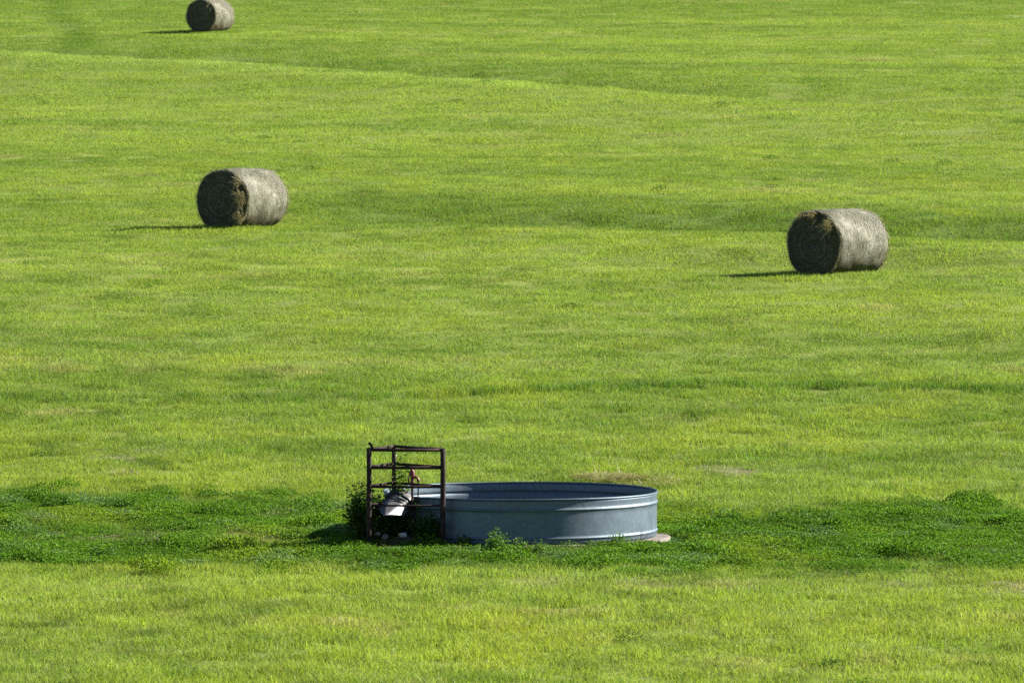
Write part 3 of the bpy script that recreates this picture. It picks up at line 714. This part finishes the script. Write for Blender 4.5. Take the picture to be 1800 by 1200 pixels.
# ------------------------------------------------------------------ plants
def plant(name, x, y, h, spread, stems, leaves, size, mat, stem_mat, seed, label, cat, lean=(0, 0), group=None, base_spread=.15, thin=.004, low=.15):
    z = gz(x, y); root = empty(name, (x, y, z)); tag(root, label, cat, group)
    g = np.random.default_rng(seed); sv_, sf = [], []; lv, lf, lc = [], [], []
    for s in range(stems):
        a = g.random() * 6.283; r0 = spread * base_spread * math.sqrt(g.random()); r1 = spread * math.sqrt(g.random()); hh = h * g.uniform(.55, 1.0) * (1 - .35 * (r1 / max(spread, .01)) ** 2)
        p0 = Vector((r0 * math.cos(a), r0 * math.sin(a), -.03)); p3 = Vector((r1 * math.cos(a) + lean[0] * hh, r1 * math.sin(a) + lean[1] * hh, hh))
        pm = (p0 + p3) / 2 + Vector((g.normal() * .05 * h, g.normal() * .05 * h, .12 * hh)); pts = []
        for i in range(6):
            t = i / 5; pts.append(p0 * (1 - t) ** 2 + pm * 2 * t * (1 - t) + p3 * t * t)
        v, f = tube_geo(pts, [thin * (1 - .7 * i / 5) for i in range(6)], 5, False); k = len(sv_); sv_ += v; sf += [tuple(q + k for q in ff) for ff in f]
        for l in range(max(1, leaves // stems)):
            t = low + (1 - low) * g.random() ** .8; q = p0 * (1 - t) ** 2 + pm * 2 * t * (1 - t) + p3 * t * t
            q = q + Vector(g.normal(size=3)) * size * .55
            a2 = g.random() * 6.283; el = g.uniform(-.7, .5); d = Vector((math.cos(a2) * math.cos(el), math.sin(a2) * math.cos(el), math.sin(el)))
            sz = size * g.uniform(.55, 1.25); w = (d.cross(Vector((0, 0, 1))).normalized() + Vector((0, 0, g.uniform(-.5, .5)))).normalized() * sz * .33
            u2 = d.cross(w).normalized() * sz * .10; k = len(lv); q.z = max(q.z, .01)
            lv += [q, q + d * sz * .45 + w - u2, q + d * sz - u2, q + d * sz * .45 - w - u2, q + d * sz * .45 + u2]
            lf += [(k, k + 1, k + 4), (k + 1, k + 2, k + 4), (k + 2, k + 3, k + 4), (k + 3, k, k + 4)]; lc += [(g.random(), 0, 0)] * 5
    mesh_obj('stems', sv_, sf, stem_mat, root, True, np.full((len(sv_), 3), .5))
    if lv: o = mesh_obj('leaves', lv, lf, mat, root, False, np.array(lc)); o['kind'] = 'stuff'
    return root

def plant_px(name, px, y, *a, **k): return plant(name, ray_x(px, y), y, *a, **k)
plant_px('shrub', 648, 75.05, .88, .35, 70, 4200, .055, M['shrub_leaf'], M['stem'], 1, 'dense dark green shrub crowding the left post of the pipe frame', 'shrub', lean=(-.05, 0), base_spread=.5, thin=.006)
plant_px('leafy_vine', 706, 75.2, 1.42, .12, 14, 330, .075, M['vine_leaf'], M['stem'], 2, 'light green leafy vine climbing through the rails of the frame', 'vine', base_spread=.6, thin=.005, low=.55)
plant_px('leafy_weed', 733, 75.0, .62, .10, 8, 120, .05, M['vine_leaf'], M['stem'], 3, 'small green weed at the foot of the red hydrant', 'weed', base_spread=.6, low=.5)
plant_px('shade_filler_weed', 697, 75.22, .52, .17, 34, 1700, .055, M['shrub_leaf'], M['stem'], 6, 'dark shaded weeds under and behind the torn metal hood', 'weed', base_spread=.9)  # added to darken the gap below the hood and hide the tank wall
plant_px('shade_filler_weed', 752, 74.84, .50, .19, 34, 1700, .055, M['shrub_leaf'], M['stem'], 4, 'dark shaded weeds between the right frame post and the tank wall', 'weed', base_spread=.8)  # weed mass filled in dark to give this corner its black shade
for i, (px, row, h, sp, n, lab) in enumerate((
        (875, 974, .33, .17, 700, 'bushiest green weed in front of the shaded tank wall'),
        (914, 973, .25, .09, 180, 'small weed just right of the bushiest weed before the tank'),
        (950, 974, .2, .08, 120, 'tiny weed before the tank, third along from the bushiest weed'),
        (815, 962, .20, .12, 200, 'low weed before the shaded tank wall near the frame post'),
        (1085, 962, .22, .12, 200, 'low weed before the sunlit right part of the tank'),
        (1275, 926, .26, .26, 800, 'dark round weed clump right of the concrete slab'),
        (1215, 940, .15, .22, 500, 'low dark weed clump touching the right end of the slab'),
        (180, 985, .22, .26, 700, 'taller dark weed clump left in the nearer edge of the lush belt'),
        (212, 900, .28, .28, 800, 'dark weed clump in the far edge of the lush belt at left'),
        (105, 895, .24, .26, 650, 'leftmost dark weed clump in the far edge of the lush belt'))):
    x, y, z = ground_at(px, row)
    plant('broadleaf_weed', x, y, h, sp, 22, n, .045, M['weed_leaf'], M['stem'], 60 + i, lab, 'weed', group='weeds in the lush belt', base_spread=.6)
g = np.random.default_rng(5); x, y, z = ground_at(1126, 957)
dry = empty('dry_weed', (x, y, z)); tag(dry, 'bare brown dead weed stalk before the right end of the tank', 'dead weed')
for i, (dx, h) in enumerate(((-.09, .16), (-.03, .10), (.0, .24), (.03, .28), (.07, .13), (.12, .19))):
    tube('stalk', [(dx * .3, 0, -.03), (dx * .6, -.01, h * .5), (dx, .0, h)], [.004, .003, .0015], M['dry_stem'], dry, 6)
    tube('twig', [(dx * .6, -.01, h * .5), (dx * .6 + .03, -.02, h * .7)], [.0025, .0012], M['dry_stem'], dry, 5)

# dry hay left behind the tank
def hay_patch(px, row, rx, ry, n, seed, label, hgt=.06):
    x0, y0, z0 = ground_at(px, row); root = empty('loose_hay', (x0, y0, z0)); tag(root, label, 'hay')
    def fn(g):
        a = g.random() * 6.283; r = math.sqrt(g.random()); dx, dy = rx * r * math.cos(a), ry * r * math.sin(a)
        d = Vector((g.normal(), g.normal() * .6, abs(g.normal()) * .1)).normalized()
        return Vector((dx, dy, Hs(x0 + dx, y0 + dy) - z0 + .05 + hgt * g.random() * (1 - r * r))), d, Vector((0, .3, 1)).normalized()
    v, f, c = strands(n, fn, seed, .08, .28, .006, .015)
    o = mesh_obj('straw', v, f, M['lit_pale_straw'], root, False, c); o['kind'] = 'stuff'
hay_patch(1062, 845, .55, .35, 520, 1, 'ridge of dry loose hay in the grass behind the tank', .06)
hay_patch(1140, 850, .5, .7, 260, 2, 'thin scatter of dry hay right of the ridge behind the tank', .03)
hay_patch(220, 838, .22, .3, 40, 3, 'few pale straws lying in the grass at far left', .03)
